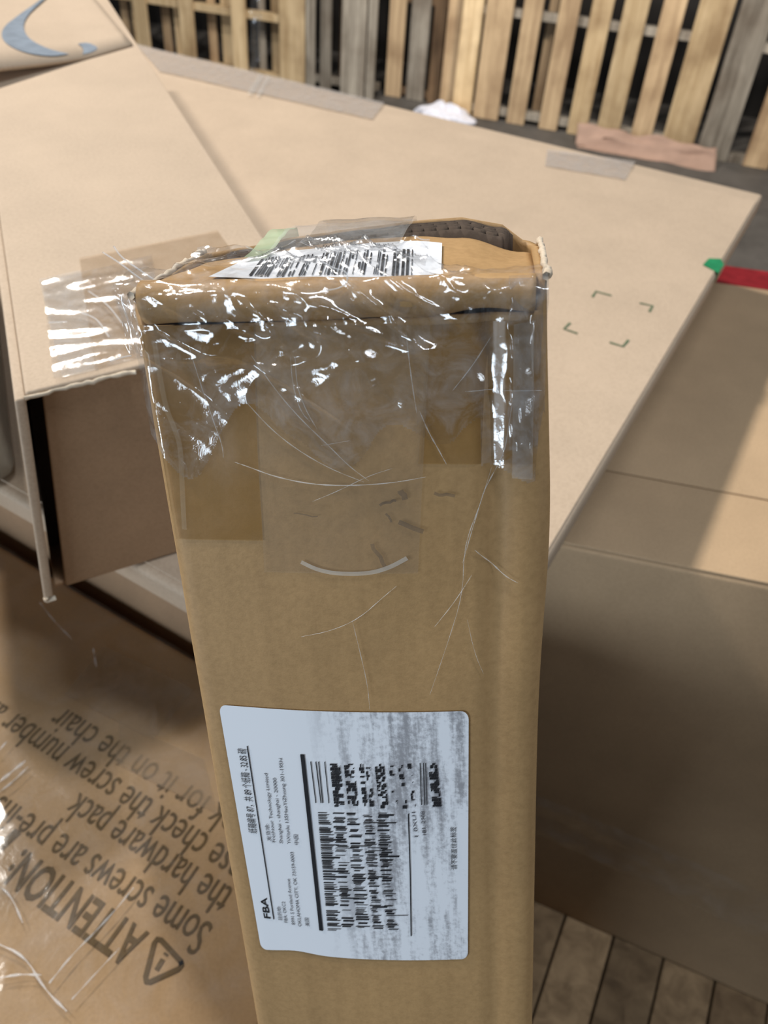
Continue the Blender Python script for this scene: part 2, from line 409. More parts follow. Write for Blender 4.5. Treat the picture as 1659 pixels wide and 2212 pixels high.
# upper panel set back from the far edge: its rim is the long crease
pb = f2(1450, 392)[1]
prism('top_panel', [fq(0.004, FD - .006), fq(0.004, pb), fq(FL_ + .2, pb + .02), fq(FL_ + .2, FD - .02)], ZF - 0.002, ZF + 0.0012, M['kraft_pale'], flat, 0.0006, 1)
def flat_patch(name, px, z, mat, n=6):
    c = [f2(*p) for p in px]
    def fn(u, v):
        a = (c[0][0] * (1 - u) + c[1][0] * u) * (1 - v) + (c[3][0] * (1 - u) + c[2][0] * u) * v
        b = (c[0][1] * (1 - u) + c[1][1] * u) * (1 - v) + (c[3][1] * (1 - u) + c[2][1] * u) * v
        return fq(a, b, z + 0.0012 * noise.noise(Vector((a * 40, b * 40, 1.7))))
    return sheet(name, fn, n * 4, n, mat, flat)
flat_patch('tape_strip', [(292, 98), (830, 226), (805, 262), (345, 158)], 0.004, M['tape_grey'])
flat_patch('tape_strip', [(1182, 326), (1372, 352), (1350, 392), (1176, 362)], 0.0030, M['tape_grey'])
flat_patch('tape_strip', [(560, 166), (572, 169), (546, 214), (534, 211)], 0.0060, M['tape_clear'], 2)
flat_patch('tape_strip', [(577, 170), (586, 172), (562, 217), (553, 215)], 0.0060, M['tape_clear'], 2)
pr = Print(f2, lambda a, b, o: fq(a, b, o), 0.0018)
for seg in ([(1279, 644), (1287, 632), (1320, 641)], [(1381, 657), (1409, 663), (1402, 676)],
            [(1231, 700), (1218, 713), (1247, 723)], [(1316, 742), (1345, 751), (1357, 737)]):
    pr = Print(f2, lambda a, b, o: fq(a, b, o), 0.0018); pr.band(seg, 0.0035); pr.build('corner_mark_print', M['ink_green'], flat)
g = [fq(*f2(1517, 575), 0.0022), fq(*f2(1530, 561), 0.0022), fq(*f2(1556, 562), 0.0022), fq(*f2(1563, 574), 0.0018), fq(*f2(1550, 592), 0.0018)]
g2 = [p.copy() for p in g]
ge = [fq(-0.0005, f2(1563, 574)[1] - .01, -.002), fq(-0.0012, f2(1556, 590)[1] + .01, -.016)]
new_obj('green_tape', g + ge, [(0, 1, 2, 3, 4), (4, 3, 5, 6)], M['green'], flat)

# ================================================================ long carton lying on the flat box
lbB = at(105, 1295, ZF)
d_ = ray(40, 852); hd = math.hypot(lbB.x, lbB.y) / math.hypot(d_.x, d_.y); ZL = CH + d_.z * hd
lF = at(40, 852, ZL)
l_right0 = at(560, 500, ZL); l_dir = (at(300, 100, ZL) - l_right0).normalized()
l_front = (at(290, 792, ZL) - lF).normalized()
lR = lint(lF, l_front, l_right0, l_dir)
LLEN = 1.25
T4 = 0.005
long_c = thing('long_carton', (lF + lR + l_dir * LLEN) / 2 * 1.0, 'long pale cardboard carton with a blue-grey crescent on its flap, resting on the flat carton', 'box')
lw = (lR - lF).length
ZLb = ZF + 0.002
SKEW = (lbB - lF); SKEW.z = 0    # the carton has slumped: its foot stands off to the left
def lq(a, b, z):                # a right along the front, b back, z world
    p = lF + l_front * a + l_dir * b; return Vector((p.x, p.y, z))
def lprism(name, ab, z0, z1, mat, bevel):
    k0, k1 = (ZL - z0) / (ZL - ZLb), (ZL - z1) / (ZL - ZLb)
    return prism(name, [lq(a, b, 0) + SKEW * k0 for a, b in ab], z0, z1, mat, long_c, bevel, top=[lq(a, b, 0) + SKEW * k1 for a, b in ab])
lprism('top_panel', [(0.004, 0.0), (lw, 0.0), (lw, LLEN), (0.004, LLEN)], ZL - T4, ZL, M['kraft_pale'], 0.0024)
lprism('side_panel', [(-0.003, -0.003), (T4 - .001, -0.003), (T4 - .001, LLEN), (-0.003, LLEN)], ZLb, ZL - 0.002, M['kraft_pale'], 0.0020)
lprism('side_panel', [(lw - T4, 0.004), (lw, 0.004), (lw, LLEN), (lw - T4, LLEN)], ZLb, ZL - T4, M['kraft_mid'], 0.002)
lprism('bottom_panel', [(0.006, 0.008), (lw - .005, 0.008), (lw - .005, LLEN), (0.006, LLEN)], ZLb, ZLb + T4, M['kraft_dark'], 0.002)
# end flap pushed in at its left side, leaving a dark slot
lprism('end_flap', [(0.0145, 0.005), (lw - .006, 0.000), (lw - .006, 0.005), (0.0145, 0.010)], ZLb + 0.0005, ZL - T4 - 0.001, M['kraft_dark'], 0.002)  # the front's shade is put into a darker card colour than the top
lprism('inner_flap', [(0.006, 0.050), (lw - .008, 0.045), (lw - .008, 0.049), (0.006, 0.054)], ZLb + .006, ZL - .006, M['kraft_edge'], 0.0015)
def l2(px, py):
    p = at(px, py, ZL) - lF
    den = l_front.x * l_dir.y - l_front.y * l_dir.x
    return ((p.x * l_dir.y - p.y * l_dir.x) / den, (l_front.x * p.y - l_front.y * p.x) / den)
# raised flap at the far part of the top, with the printed crescent
k0 = l2(290, 99); k1 = l2(0, 182)
sl = (k0[1] - k1[1]) / (k0[0] - k1[0])
fa0, fa1 = -0.02, k0[0] - 0.002
fl = lambda a: k0[1] + sl * (a - k0[0])
kb = l2(205, 0)
def flapz(a): return ZL + 0.003 + max(0.0, 0.020 * (0.72 - (a - fa0) / (fa1 - fa0)) / 0.72)
fp = [lq(fa0, fl(fa0), 0), lq(fa1, fl(fa1), 0), lq(fa1 + (kb[0] - fa1) * 1.6, fl(fa1) + (kb[1] - fl(fa1)) * 1.6, 0), lq(fa0, fl(fa0) + 0.95, 0)]
nz = 12
def flap_fn(u, v):
    f0 = fp[0].lerp(fp[1], u); f1 = fp[3].lerp(fp[2], u); p = f0.lerp(f1, v)
    zz = flapz(fa0 + (fa1 - fa0) * u); return Vector((p.x, p.y, zz + 0.0006 * math.sin(u * 9)))
flap = sheet('flap', flap_fn, 24, 8, M['kraft_pale'], long_c, 0.0045)
def l3(px, py):
    a, b = l2(px, py)
    zz = flapz(a); p = at(px, py, zz); return (p.x, p.y)
pr = Print(l3, lambda x, y, o: Vector((x, y, 0)), 0)
def flap_pt(px, py):
    p = at(px, py, ZL + .01)
    for _ in range(3):
        q = p - lF; den = l_front.x * l_dir.y - l_front.y * l_dir.x
        a = (q.x * l_dir.y - q.y * l_dir.x) / den
        u = (a - fa0) / (fa1 - fa0)
        p = at(px, py, flapz(a) + 0.0009)
    return p
outer = smooth_line([(110, -22), (84, 2), (40, 32), (2, 62), (6, 92), (52, 114), (110, 122), (150, 116)])
inner = smooth_line([(118, -22), (92, 2), (60, 30), (48, 58), (62, 84), (100, 104), (134, 113), (150, 116)])
vs = [flap_pt(*p) for p in outer] + [flap_pt(*p) for p in inner]
no = len(outer)
lg = new_obj('printed_crescent', vs, [(i, i + 1, no + i + 1, no + i) for i in range(no - 1)], M['ink_blue'], flap)
fin = smooth_line([(168, 94), (190, 91), (214, 103), (202, 112), (178, 117)], 1) + [(181, 110), (177, 101)]
new_obj('printed_crescent', [flap_pt(*p) for p in fin], [tuple(range(len(fin)))], M['ink_blue'], flap)
# tape and film by the front edge of the top
def l_patch(name, px, z, mat, wr=0.0006, sc=60, n=14):
    c = [l2(*p) for p in px]
    def fn(u, v):
        a = (c[0][0] * (1 - u) + c[1][0] * u) * (1 - v) + (c[3][0] * (1 - u) + c[2][0] * u) * v
        b = (c[0][1] * (1 - u) + c[1][1] * u) * (1 - v) + (c[3][1] * (1 - u) + c[2][1] * u) * v
        q = lq(a, b, ZL + z); q.z += wr * noise.noise(Vector((a * sc * 0.6, b * sc * 2.2 + a * sc * .4, 3.1))); return q
    return sheet(name, fn, n * 2, n, mat, long_c)
l_patch('tape_strip', [(172, 560), (470, 500), (610, 690), (205, 800)], 0.0012, M['tape_tan'])
l_patch('tape_strip', [(85, 606), (175, 585), (212, 800), (135, 818)], 0.0009, M['tape_clear'])
l_patch('film_patch', [(95, 620), (330, 560), (360, 770), (120, 830)], 0.0042, M['film'], 0.0020, 45, 50)
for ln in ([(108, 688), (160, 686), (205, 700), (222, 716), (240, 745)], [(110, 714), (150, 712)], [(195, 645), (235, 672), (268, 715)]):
    tube('film_fold_glint', [lq(*l2(*p), ZL + 0.0065) for p in smooth_line(ln)], 0.0008, M['crease'], long_c, 5, 0.5)  # glints on the film drawn as pale strokes
# worn paper edge of the top panel
ed = smooth_line(resample([(50, 856), (150, 822), (220, 803), (290, 790)], 12), 0)
rr = random.Random(3)
tube('torn_edge', [lq(l2(*p)[0], -0.0012 + rr.uniform(-.0012, .0012), ZL - 0.003 + rr.uniform(-.0005, .0005)) for p in ed], [0.0014 + rr.uniform(-.0004, .0004) for _ in ed], M['torn'], long_c, 6)
tube('torn_edge', [lq(-0.001, -0.003, ZLb + .004 - .001 * i) + SKEW for i in range(4)] + [lq(0.006, -0.003, ZLb + .001) + SKEW], 0.0022, M['torn'], long_c, 6)

# grey wrapped bundle beside it on the flat box
gb = [at(-130, 640, ZF), at(22, 955, ZF), at(0, 965, ZF), at(-190, 985, ZF)]
gx = lq(-0.16, 0.02, 0); gy = lq(-0.016, 0.06, 0)
gp = [lq(-0.23, 0.15, 0), lq(-0.043, 0.15, 0), lq(-0.043, 0.55, 0), lq(-0.23, 0.55, 0)]
gw = thing('wrapped_bundle', ((gp[0] + gp[2]) / 2).to_2d().to_3d() + Vector((0, 0, ZF)), 'dark grey film-wrapped bundle lying beside the long carton', 'package')
prism('core', gp, ZF + .003, ZF + 0.115, M['grey_wrap'], gw, 0.02, 4)
def gfn(u, v):
    p = gp[0].lerp(gp[1], u).lerp(gp[3].lerp(gp[2], u), v)
    return Vector((p.x, p.y, ZF + 0.1175 + 0.003 * noise.noise(Vector((u * 12, v * 14, 0))) - 0.018 * (max(0, abs(u - .5) * 2 - .8) / .2) ** 2 - 0.018 * (max(0, abs(v - .5) * 2 - .9) / .1) ** 2))
sheet('film_wrap', gfn, 40, 60, M['film'], gw)

# ================================================================ cartons under and beside
sup_i, sup_j = 0.30, 0.07
ins = lambda a, b: fB + fu * a + fv * b
sp_ = [ins(sup_i, FD - sup_j), ins(sup_i, FD - 1.0), ins(1.15, FD - 1.0), ins(1.15, FD - sup_j)]
sc_ = thing('support_carton', ((sp_[0] + sp_[2]) / 2).to_2d().to_3d(), 'tall brown carton standing underneath the wide thin carton', 'box')
prism('body', sp_, 0.0, ZF - TF, M['kraft_dark'], sc_, 0.006)

ZR = CH - 0.65; ZP = 0.12
r0, r1 = at(1190, 1168, ZR), at(1659, 1262, ZR)
rf = (r1 - r0).normalized(); rs = Vector((-rf.y, rf.x, 0))
rdep = (at(1659, 586, ZR) - r1).dot(rs)
rl = r0 - rf * 0.03; RWD = 0.85
q0, q1 = at(1160, 1950, ZP), at(1659, 2170, ZP)
qf = (q1 - q0).normalized(); qs = Vector((-qf.y, qf.x, 0)); ql = q0 - qf * 0.06; QW, QD = 0.86, 0.75
up_c = thing('large_carton', ((ql + ql + qf * QW + qs * QD) / 2).to_2d().to_3d() + Vector((0, 0, ZP)), 'large brown carton with red tape along its top edge, standing on a wooden pallet', 'box')
def rq(a, b, z): p = rl + rf * a + rs * b; return Vector((p.x, p.y, z))
def qq(a, b, z): p = ql + qf * a + qs * b; return Vector((p.x, p.y, z))
prism('body', [qq(0, 0, 0), qq(QW, 0, 0), qq(QW, QD, 0), qq(0, QD, 0)], ZP, ZR - 0.004, M['kraft_large'], up_c, 0.006,
      top=[rq(0, 0, 0), rq(RWD, 0, 0), rq(RWD, rdep, 0), rq(0, rdep, 0)])
sb = (at(1480, 1047, ZR) - rl).dot(rs)
prism('flap', [rq(.001, .002, 0), rq(RWD - .001, .002, 0), rq(RWD - .001, sb - .001, 0), rq(.001, sb - .001, 0)], ZR - 0.005, ZR, M['kraft_large'], up_c, 0.0016)
prism('flap', [rq(.001, sb + .001, 0), rq(RWD - .001, sb + .001, 0), rq(RWD - .001, rdep - .002, 0), rq(.001, rdep - .002, 0)], ZR - 0.005, ZR, M['kraft_large'], up_c, 0.0016)
rt = (at(1659, 627, ZR) - rl).dot(rs)
prism('red_tape', [rq(.0, rt, 0), rq(RWD, rt, 0), rq(RWD, rdep - .003, 0), rq(.0, rdep - .003, 0)], ZR - .001, ZR + 0.001, M['red'], up_c, 0.0004, 1)

def cf(a, t): return qq(a, 0, 0).lerp(rq(a, 0, 0), t).to_2d().to_3d() + Vector((0, 0, ZP + (ZR - ZP) * t))
def lof(u, v):
    a = 0.03 + (QW - .06) * u; t = 0.42 - 0.13 * v - 0.13 * u
    return cf(a, t) - rs * (0.004 + 0.004 * noise.noise(Vector((u * 30, v * 6, 5))) + 0.003 * math.sin(v * 9))
sheet('film_wrap', lof, 70, 30, M['film_flat'], up_c)

# pallet below: deck boards run towards the aisle
pal = thing('wooden_pallet', ((ql + ql + qf * QW + qs * QD) / 2).to_2d().to_3d(), 'wooden pallet with close boards lying under the dark brown carton', 'pallet')
pk = [onplane(p_[0], p_[1], Vector((0, 0, ZP)), Vector((0, 0, 1))) for p_ in ((1225, 1970), (1165, 2150), (1325, 2030), (1280, 2200))]
bd = ((pk[0] - pk[1]) + (pk[2] - pk[3])).normalized(); bx = Vector((bd.y, -bd.x, 0))
bw = (pk[2] - pk[0]).dot(bx)
b0 = pk[0]
for k in range(-2, 12):
    a0 = k * bw + 0.0015; a1 = (k + 1) * bw - 0.0025
    pts = [b0 + bx * a0 - bd * 0.28, b0 + bx * a1 - bd * 0.28, b0 + bx * a1 + bd * 0.62, b0 + bx * a0 + bd * 0.62]
    prism('deck_board', pts, ZP - 0.022, ZP - (0.0004 if k % 2 else 0.0015), M['wood_brown'], pal, 0.0015, 1)
for j in (-0.26, 0.15, 0.55):
    pts = [b0 + bx * (-2 * bw) + bd * j, b0 + bx * (12 * bw) + bd * j, b0 + bx * (12 * bw) + bd * (j + .045), b0 + bx * (-2 * bw) + bd * (j + .045)]
    prism('stringer', pts, 0.0, ZP - 0.022, M['wood_dark'], pal, 0.002, 1)

# ================================================================ carton with the ATTENTION print
ZA = CH - 0.72
a0_, a1_ = at(0, 1180, ZA), at(400, 1413, ZA)
ax_ = (a1_ - a0_).normalized(); ay_ = Vector((ax_.y, -ax_.x, 0))     # along the far edge; towards the camera
aR = a1_ + ax_ * 0.285; aL = aR - ax_ * 0.75; AD = 0.62
att = thing('printed_carton', ((aR + aL + ay_ * AD) / 2).to_2d().to_3d(), 'film-wrapped brown carton printed with an attention notice about screws', 'box')
prism('body', [aL, aL + ay_ * AD, aR + ay_ * AD, aR], 0.0, ZA, M['kraft_print'], att, 0.006)
a2 = lambda px, py: tuple(at(px, py, ZA).to_2d())
pr = Print(a2, lambda x, y, o: Vector((x, y, ZA + o)), 0.0008)
def dist(p, q): return (at(*p, ZA) - at(*q, ZA)).length
capa = dist((150, 1930), (118, 1986)) 
def att_print(body_, p0, p1, h, bold=False):
    q = Print(a2, lambda x, y, o: Vector((x, y, ZA + o)), 0.0008); q.text(body_, p0, p1, h, bold); q.build('printed_line', M['ink_brown'], att)
att_print('ATTENTION:', (322, 2017), (53, 1835), 0.031, True)
att_print('Some screws are pre-installed in', (462, 1998), (-120, 1640), 0.029)
att_print('the hardware pack', (508, 1922), (172, 1712), 0.029)
att_print('please check the screw number and', (590, 1893), (-30, 1497), 0.029)
att_print('look for it on the chair', (560, 1785), (138, 1527), 0.029)
tri = [(400, 2087), (310, 2128), (338, 2020)]
tri_r = []
for i in range(3):
    a, b, c = tri[i - 1], tri[i], tri[(i + 1) % 3]
    for t in (0.16,): tri_r += [(b[0] + (a[0] - b[0]) * t, b[1] + (a[1] - b[1]) * t), (b[0] * .9 + a[0] * .05 + c[0] * .05, b[1] * .9 + a[1] * .05 + c[1] * .05), (b[0] + (c[0] - b[0]) * t, b[1] + (c[1] - b[1]) * t)]
pr.band(tri_r + tri_r[:2], 0.0042)
pr.band([(338, 2096), (352, 2072)], 0.004); pr.band([(357, 2064), (360, 2059)], 0.004)
pr.build('printed_warning_sign', M['ink_brown'], att)
pr = Print(a2, lambda x, y, o: Vector((x, y, ZA + o)), 0.0008); pr.band([(-20, 1850), (40, 1795)], 0.008); pr.build('printed_stroke', M['ink_brown'], att)
def a_patch(name, px, z, mat, n=10, wr=0.0):
    c = [at(*p, ZA) for p in px]
    def fn(u, v):
        p = c[0].lerp(c[1], u).lerp(c[3].lerp(c[2], u), v); p.z = ZA + z + wr * noise.noise(Vector((p.x * 40, p.y * 40, 2))); return p
    return sheet(name, fn, n * 2, n, mat, att)
a_patch('tape_strip', [(225, 1395), (420, 1490), (330, 1600), (140, 1500)], 0.0012, M['tape_tan'])
a_patch('tape_strip', [(260, 1560), (440, 1640), (470, 1760), (250, 1650)], 0.0015, M['tape_tan'])
# loose clear film over the top
def afilm(u, v):
    p = aL.lerp(aR, u).lerp((aL + ay_ * AD).lerp(aR + ay_ * AD, u), v)
    q = Vector((p.x * 9, p.y * 9, 0.3))
    fold = abs(noise.noise(Vector((p.x * 22 + p.y * 12, p.y * 5 - p.x * 4, 1.0))))
    lift = max(0.0, min(1.0, (-0.27 - p.x - 0.35 * (p.y - .15)) / .10))
    z = ZA + 0.002 + 0.0025 * (0.5 + 0.5 * noise.noise(q)) + (0.008 * (1 - fold) ** 4 + 0.004 * abs(noise.noise(q * 5))) * (0.06 + 0.94 * lift)
    return Vector((p.x, p.y, z))
sheet('film_wrap', afilm, 200, 170, M['film_flat'], att)
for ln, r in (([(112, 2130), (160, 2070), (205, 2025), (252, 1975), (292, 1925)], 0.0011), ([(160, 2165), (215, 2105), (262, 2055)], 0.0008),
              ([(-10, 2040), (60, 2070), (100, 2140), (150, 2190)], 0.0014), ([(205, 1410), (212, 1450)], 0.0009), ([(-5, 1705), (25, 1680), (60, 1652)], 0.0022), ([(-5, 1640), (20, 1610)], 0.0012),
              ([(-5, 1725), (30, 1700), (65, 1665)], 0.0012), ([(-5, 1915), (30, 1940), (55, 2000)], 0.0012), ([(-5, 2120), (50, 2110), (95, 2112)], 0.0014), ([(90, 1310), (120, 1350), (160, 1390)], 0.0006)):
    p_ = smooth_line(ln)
    tube('film_fold_glint', [at(*p, ZA) + Vector((0, 0, .008)) for p in p_], [r * (0.6 + 0.4 * math.sin(i * 1.7)) for i in range(len(p_))], M['crease'], att, 5, 0.6)  # long crease plus glints at the left, drawn as pale strokes

# ================================================================ the tall carton in front
W, D = 0.1445, 0.08
dC = Vector((1094 - 829.5, 5314 - 1106.0, 1660.0)).normalized()           # long axis downwards, camera frame (x right, y down, z forward)
hC = Vector((1.0, 0.0, 0.0)); hC.z = -(hC.x * dC.x) / dC.z; hC.normalize()
c2w = lambda v: RT * v.x - UP * v.y + FWD * v.z
HX = c2w(hC).normalized(); DN = c2w(dC).normalized()
NI = HX.cross(DN) * -1.0
if NI.dot(FWD) < 0: NI = -NI
NI.normalize()
mid = CAM + ray(729, 690) * 0.262
TL = mid - HX * 0.0750
LEN = TL.z / -DN.z - 0.0 
rotm = Matrix((HX, NI, -DN)).transposed()
base = TL + HX * (W / 2) + NI * (D / 2) + DN * LEN
LIFT = 0.0
low = min((base + HX * (s_ * W / 2) + NI * (t_ * D / 2)).z for s_ in (-1, 1) for t_ in (-1, 1))
LEN2 = LEN + low / DN.z * -1.0 if False else LEN - max(0, -low) / -DN.z
base = TL + HX * (W / 2) + NI * (D / 2) + DN * LEN2
tall = thing('tall_carton', base, 'tall narrow brown carton with shipping label and torn taped top, leaning in front', 'box', rot=rotm)
def bp3(u, s, w): return TL + HX * u + DN * s + NI * w
def wr_(s): return 0.0032 * math.exp(-((s - 0.075) / 0.055) ** 2)          # right side swells below the top
def F(u, s):
    """front skin, negative = bulging to the camera"""
    t = min(1, max(0, u / W))
    f = -0.0028 * math.sin(math.pi * t) * min(1, max(0, (s + .01) / 0.06))
    f += 0.0018 * math.exp(-((u - 0.1265) / 0.0035) ** 2) * math.exp(-(s / 0.13) ** 2)
    f += 0.0012 * math.exp(-((u - 0.1265) / 0.004) ** 2)
    f += 0.0016 * noise.noise(Vector((u * 28, s * 22, 4.2))) * math.exp(-(s / 0.12) ** 2)
    return f
def front2(px, py):
    p = onplane(px, py, TL, NI) - TL
    return (p.dot(HX), -p.dot(DN))
def front3(a, b, off): return bp3(a, -b, F(a, -b) - off)
R_ = 0.006
def ring(s):
    out = []
    w1 = W + wr_(s)
    nf = 44
    fr = [(R_ + (W - 2 * R_) * i / nf) for i in range(nf + 1)]
    L_ = []
    for k in range(4):
        an = math.pi * (1 - k / 8.0) ; L_.append((R_ + R_ * math.cos(an), R_ - R_ * math.sin(an)))
    for (u, w) in L_: out.append((u, w + F(0, s), 'l'))
    for u in fr:
        uu = u + (w1 - W) * max(0, (u - W * .7) / (W * .3)); out.append((uu, F(u, s), 'f'))
    for k in range(1, 5):
        an = math.pi / 2 * (1 - k / 4.0); out.append((w1 - R_ + R_ * math.cos(an), R_ - R_ * math.sin(an) + F(W, s), 'r'))
    for w in (0.02, 0.04, 0.06): out.append((w1, w, 'r'))
    for k in range(0, 4): an = math.pi / 2 * k / 3; out.append((W - R_ + R_ * math.cos(an), D - R_ + R_ * math.sin(an), 'b'))
    for i in range(1, 16): out.append((W - R_ - (W - 2 * R_) * i / 16, D, 'b'))
    for k in range(0, 4): an = math.pi / 2 * (1 + k / 3); out.append((R_ + R_ * math.cos(an), D - R_ + R_ * math.sin(an), 'b'))
    for w in (0.06, 0.04, 0.02): out.append((0.0, w, 'l'))
    return out
def interp(tab, x):
    if x <= tab[0][0]: return tab[0][1]
    for (x0, y0), (x1, y1) in zip(tab[:-1], tab[1:]):
        if x <= x1:
            f = (x - x0) / (x1 - x0); f = f * f * (3 - 2 * f); return y0 + (y1 - y0) * f
    return tab[-1][1]
BACK = [(0, -.0205), (.025, -.0225), (.045, -.0255), (.075, -.0275), (.097, -.0288), (.114, -.0290), (.129, -.0255), (.140, -.0185), (.146, -.0165)]
def stop(u, w):
    """height of the rim above the front crease: front wall low, side walls rising to an uneven back wall"""
    if w > D - 0.008: return interp(BACK, u)
    if w < 0.003: return 0.0
    t = (w - 0.003) / (D - 0.011)
    b_ = BACK[0][1] if u < W / 2 else BACK[-1][1] - .002
    return -0.0105 + (b_ + 0.0105) * t
svals = [0, .0015, .003] + [0.006 * i for i in range(1, 60)] + [0.42, 0.55, 0.8, 1.1, LEN2]
vs, fs = [], []
cnt = None
for s in svals:
    rg = ring(s); cnt = len(rg)
    for (u, w, side) in rg:
        st = stop(u, w) * max(0, 1 - s / 0.05)
        vs.append(bp3(u, s + st, w))
for i in range(len(svals) - 1):
    for k in range(cnt):
        k2 = (k + 1) % cnt
        fs.append((i * cnt + k, (i + 1) * cnt + k, (i + 1) * cnt + k2, i * cnt + k2))
fs.append(tuple((len(svals) - 1) * cnt + k for k in range(cnt)))
body = new_obj('body', vs, fs, M['kraft_box'], tall, True)
md = body.modifiers.new('wall', 'SOLIDIFY'); md.thickness = 0.0035; md.offset = -1

# top flap with its label, sloping up to the back
TS0, TS1 = -0.0113, -0.0243
tw0, tw1 = 0.003, 0.066
TB = [(0, -.0170), (.024, -.0185), (.045, -.0212), (.075, -.0232), (.095, -.0230), (.114, -.0214), (.138, -.0150), (.146, -.0140)]
def topf(u, w):
    t = (w - tw0) / (tw1 - tw0)
    k = 0.0010 * noise.noise(Vector((u * 30, w * 30, 9)))
    f0 = -0.0135 + 0.0045 * u / W
    return f0 + (interp(TB, u) - f0) * t + k
def topfn(u, v):
    uu = 0.006 + (W - 0.009) * u; ww = tw0 + (tw1 - tw0) * v
    return bp3(uu, topf(uu, ww), ww)
tf = sheet('top_flap', topfn, 50, 20, M['kraft_box'], tall, 0.0035)
tP0 = bp3(W / 2, TS0, tw0); tn = (bp3(W / 2, TS1, tw1) - tP0).cross(HX).normalized()
def top2(px, py):
    p = onplane(px, py, tP0, tn) - TL; return (p.dot(HX), p.dot(NI))
def top3(a, b, off): return bp3(a, topf(a, min(tw1, max(tw0, b))) - off, b)
c = [top2(*p) for p in ((452, 608), (952, 606), (955, 521), (538, 540))]
def toplab(u, v):
    a = (c[0][0] * (1 - u) + c[1][0] * u) * (1 - v) + (c[3][0] * (1 - u) + c[2][0] * u) * v
    b = (c[0][1] * (1 - u) + c[1][1] * u) * (1 - v) + (c[3][1] * (1 - u) + c[2][1] * u) * v
    return top3(a, b, 0.0012)
tl = sheet('barcode_label', toplab, 30, 12, M['paper_clean'], tf)
rng = random.Random(11)
pr = Print(top2, top3, 0.0016)
x = 0.0
while x < 1.0:
    bwid = rng.choice((0.006, 0.009, 0.012, 0.018)); gap = rng.choice((0.006, 0.010, 0.016))
    dens = 0.95 if (x < 0.12 or 0.42 < x < 0.52 or x > 0.78) else 0.6
    yy = 0.0
    while yy < 1.0:
        hgt = rng.uniform(0.2, 0.7) if dens < .9 else rng.uniform(0.6, 1.0); y2 = min(1.0, yy + hgt)
        if rng.random() < dens:
            def pp(t, v):
                bx0, by0 = 538 + (890 - 538) * t, 603 + (602 - 603) * t
                tx0, ty0 = 566 + (892 - 566) * t, 554 + (543 - 554) * t
                return (bx0 + (tx0 - bx0) * v, by0 + (ty0 - by0) * v)
            pr.poly([pp(x, yy), pp(x + bwid, yy), pp(x + bwid, y2), pp(x, y2)])
        yy = y2 + rng.uniform(0.02, 0.12)
    x += bwid + gap
pr.build('printed_barcode', M['ink'], tl)

# rolled lip over the front crease
LIPP = [(0.0060, -0.0122), (0.0010, -0.0128), (-0.0022, -0.0116), (-0.0036, -0.0088), (-0.0036, -0.0060), (-0.0024, -0.0038), (-0.0006, -0.0026), (0.0012, -0.0022)]
def tilt(u): return -0.0012 + 0.0040 * u / W
def lip(u, v):
    t = v * (len(LIPP) - 1); i = min(len(LIPP) - 2, int(t)); f = t - i
    w = LIPP[i][0] * (1 - f) + LIPP[i + 1][0] * f; s = LIPP[i][1] * (1 - f) + LIPP[i + 1][1] * f
    uu = 0.0062 + (W - 0.0095) * u
    k = noise.noise(Vector((uu * 40, v * 1.5, 2.0)))
    e = math.exp(-((u - 0.87) / 0.09) ** 2)
    s += tilt(uu) * (1 - 0.4 * v)
    return bp3(uu, s + 0.0009 * k - 0.0030 * e * v * v, w + 0.0008 * k + 0.0055 * e * v * v)
lp = sheet('folded_lip', lip, 70, 24, M['kraft_box'], tall, 0.002)

# layers of corrugated board inside the back wall
rng = random.Random(5)
def layer(w0, dz, amp, mat, name, u0=0.012, u1=W - 0.008, th=0.0016):
    def fn(u, v):
        uu = u0 + (u1 - u0) * u
        t = uu / W
        arch = 0.008 * math.exp(-((t - 0.70) / 0.22) ** 2) - 0.004 * max(0, t - .9) / .1
        z = stop(uu, D) + dz + 0.02 * v
        return bp3(uu, z, w0 + amp * math.sin(u * 150 + w0 * 900) * (1 if amp > .0005 else 1) + 0.0006 * noise.noise(Vector((u * 40, 0, w0 * 500))))
    return sheet(name, fn, 160, 3, mat, tall, th)
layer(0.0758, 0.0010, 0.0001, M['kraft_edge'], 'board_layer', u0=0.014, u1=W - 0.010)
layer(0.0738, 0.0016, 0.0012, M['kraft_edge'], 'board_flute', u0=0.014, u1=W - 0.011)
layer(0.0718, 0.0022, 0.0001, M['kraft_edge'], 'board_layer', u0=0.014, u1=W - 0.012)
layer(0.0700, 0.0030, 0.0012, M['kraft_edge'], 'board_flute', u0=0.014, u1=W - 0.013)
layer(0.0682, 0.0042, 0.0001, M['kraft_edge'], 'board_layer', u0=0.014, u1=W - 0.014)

# torn whitish side rims
def rim(side):
    pts, rad = [], []
    for i in range(26):
        w = 0.001 + (D - 0.004) * i / 25
        u = 0.0012 if side == 0 else W + 0.0005
        pts.append(bp3(u + rng.uniform(-.0004, .0004), stop(u, max(.0032, w)) - 0.0006 + rng.uniform(-.0005, .0005), w)); rad.append(0.0012 + rng.uniform(-.0004, .0005))
    return tube('torn_rim', pts, rad, M['torn'], tall, 6)
rim(0); rim(1)

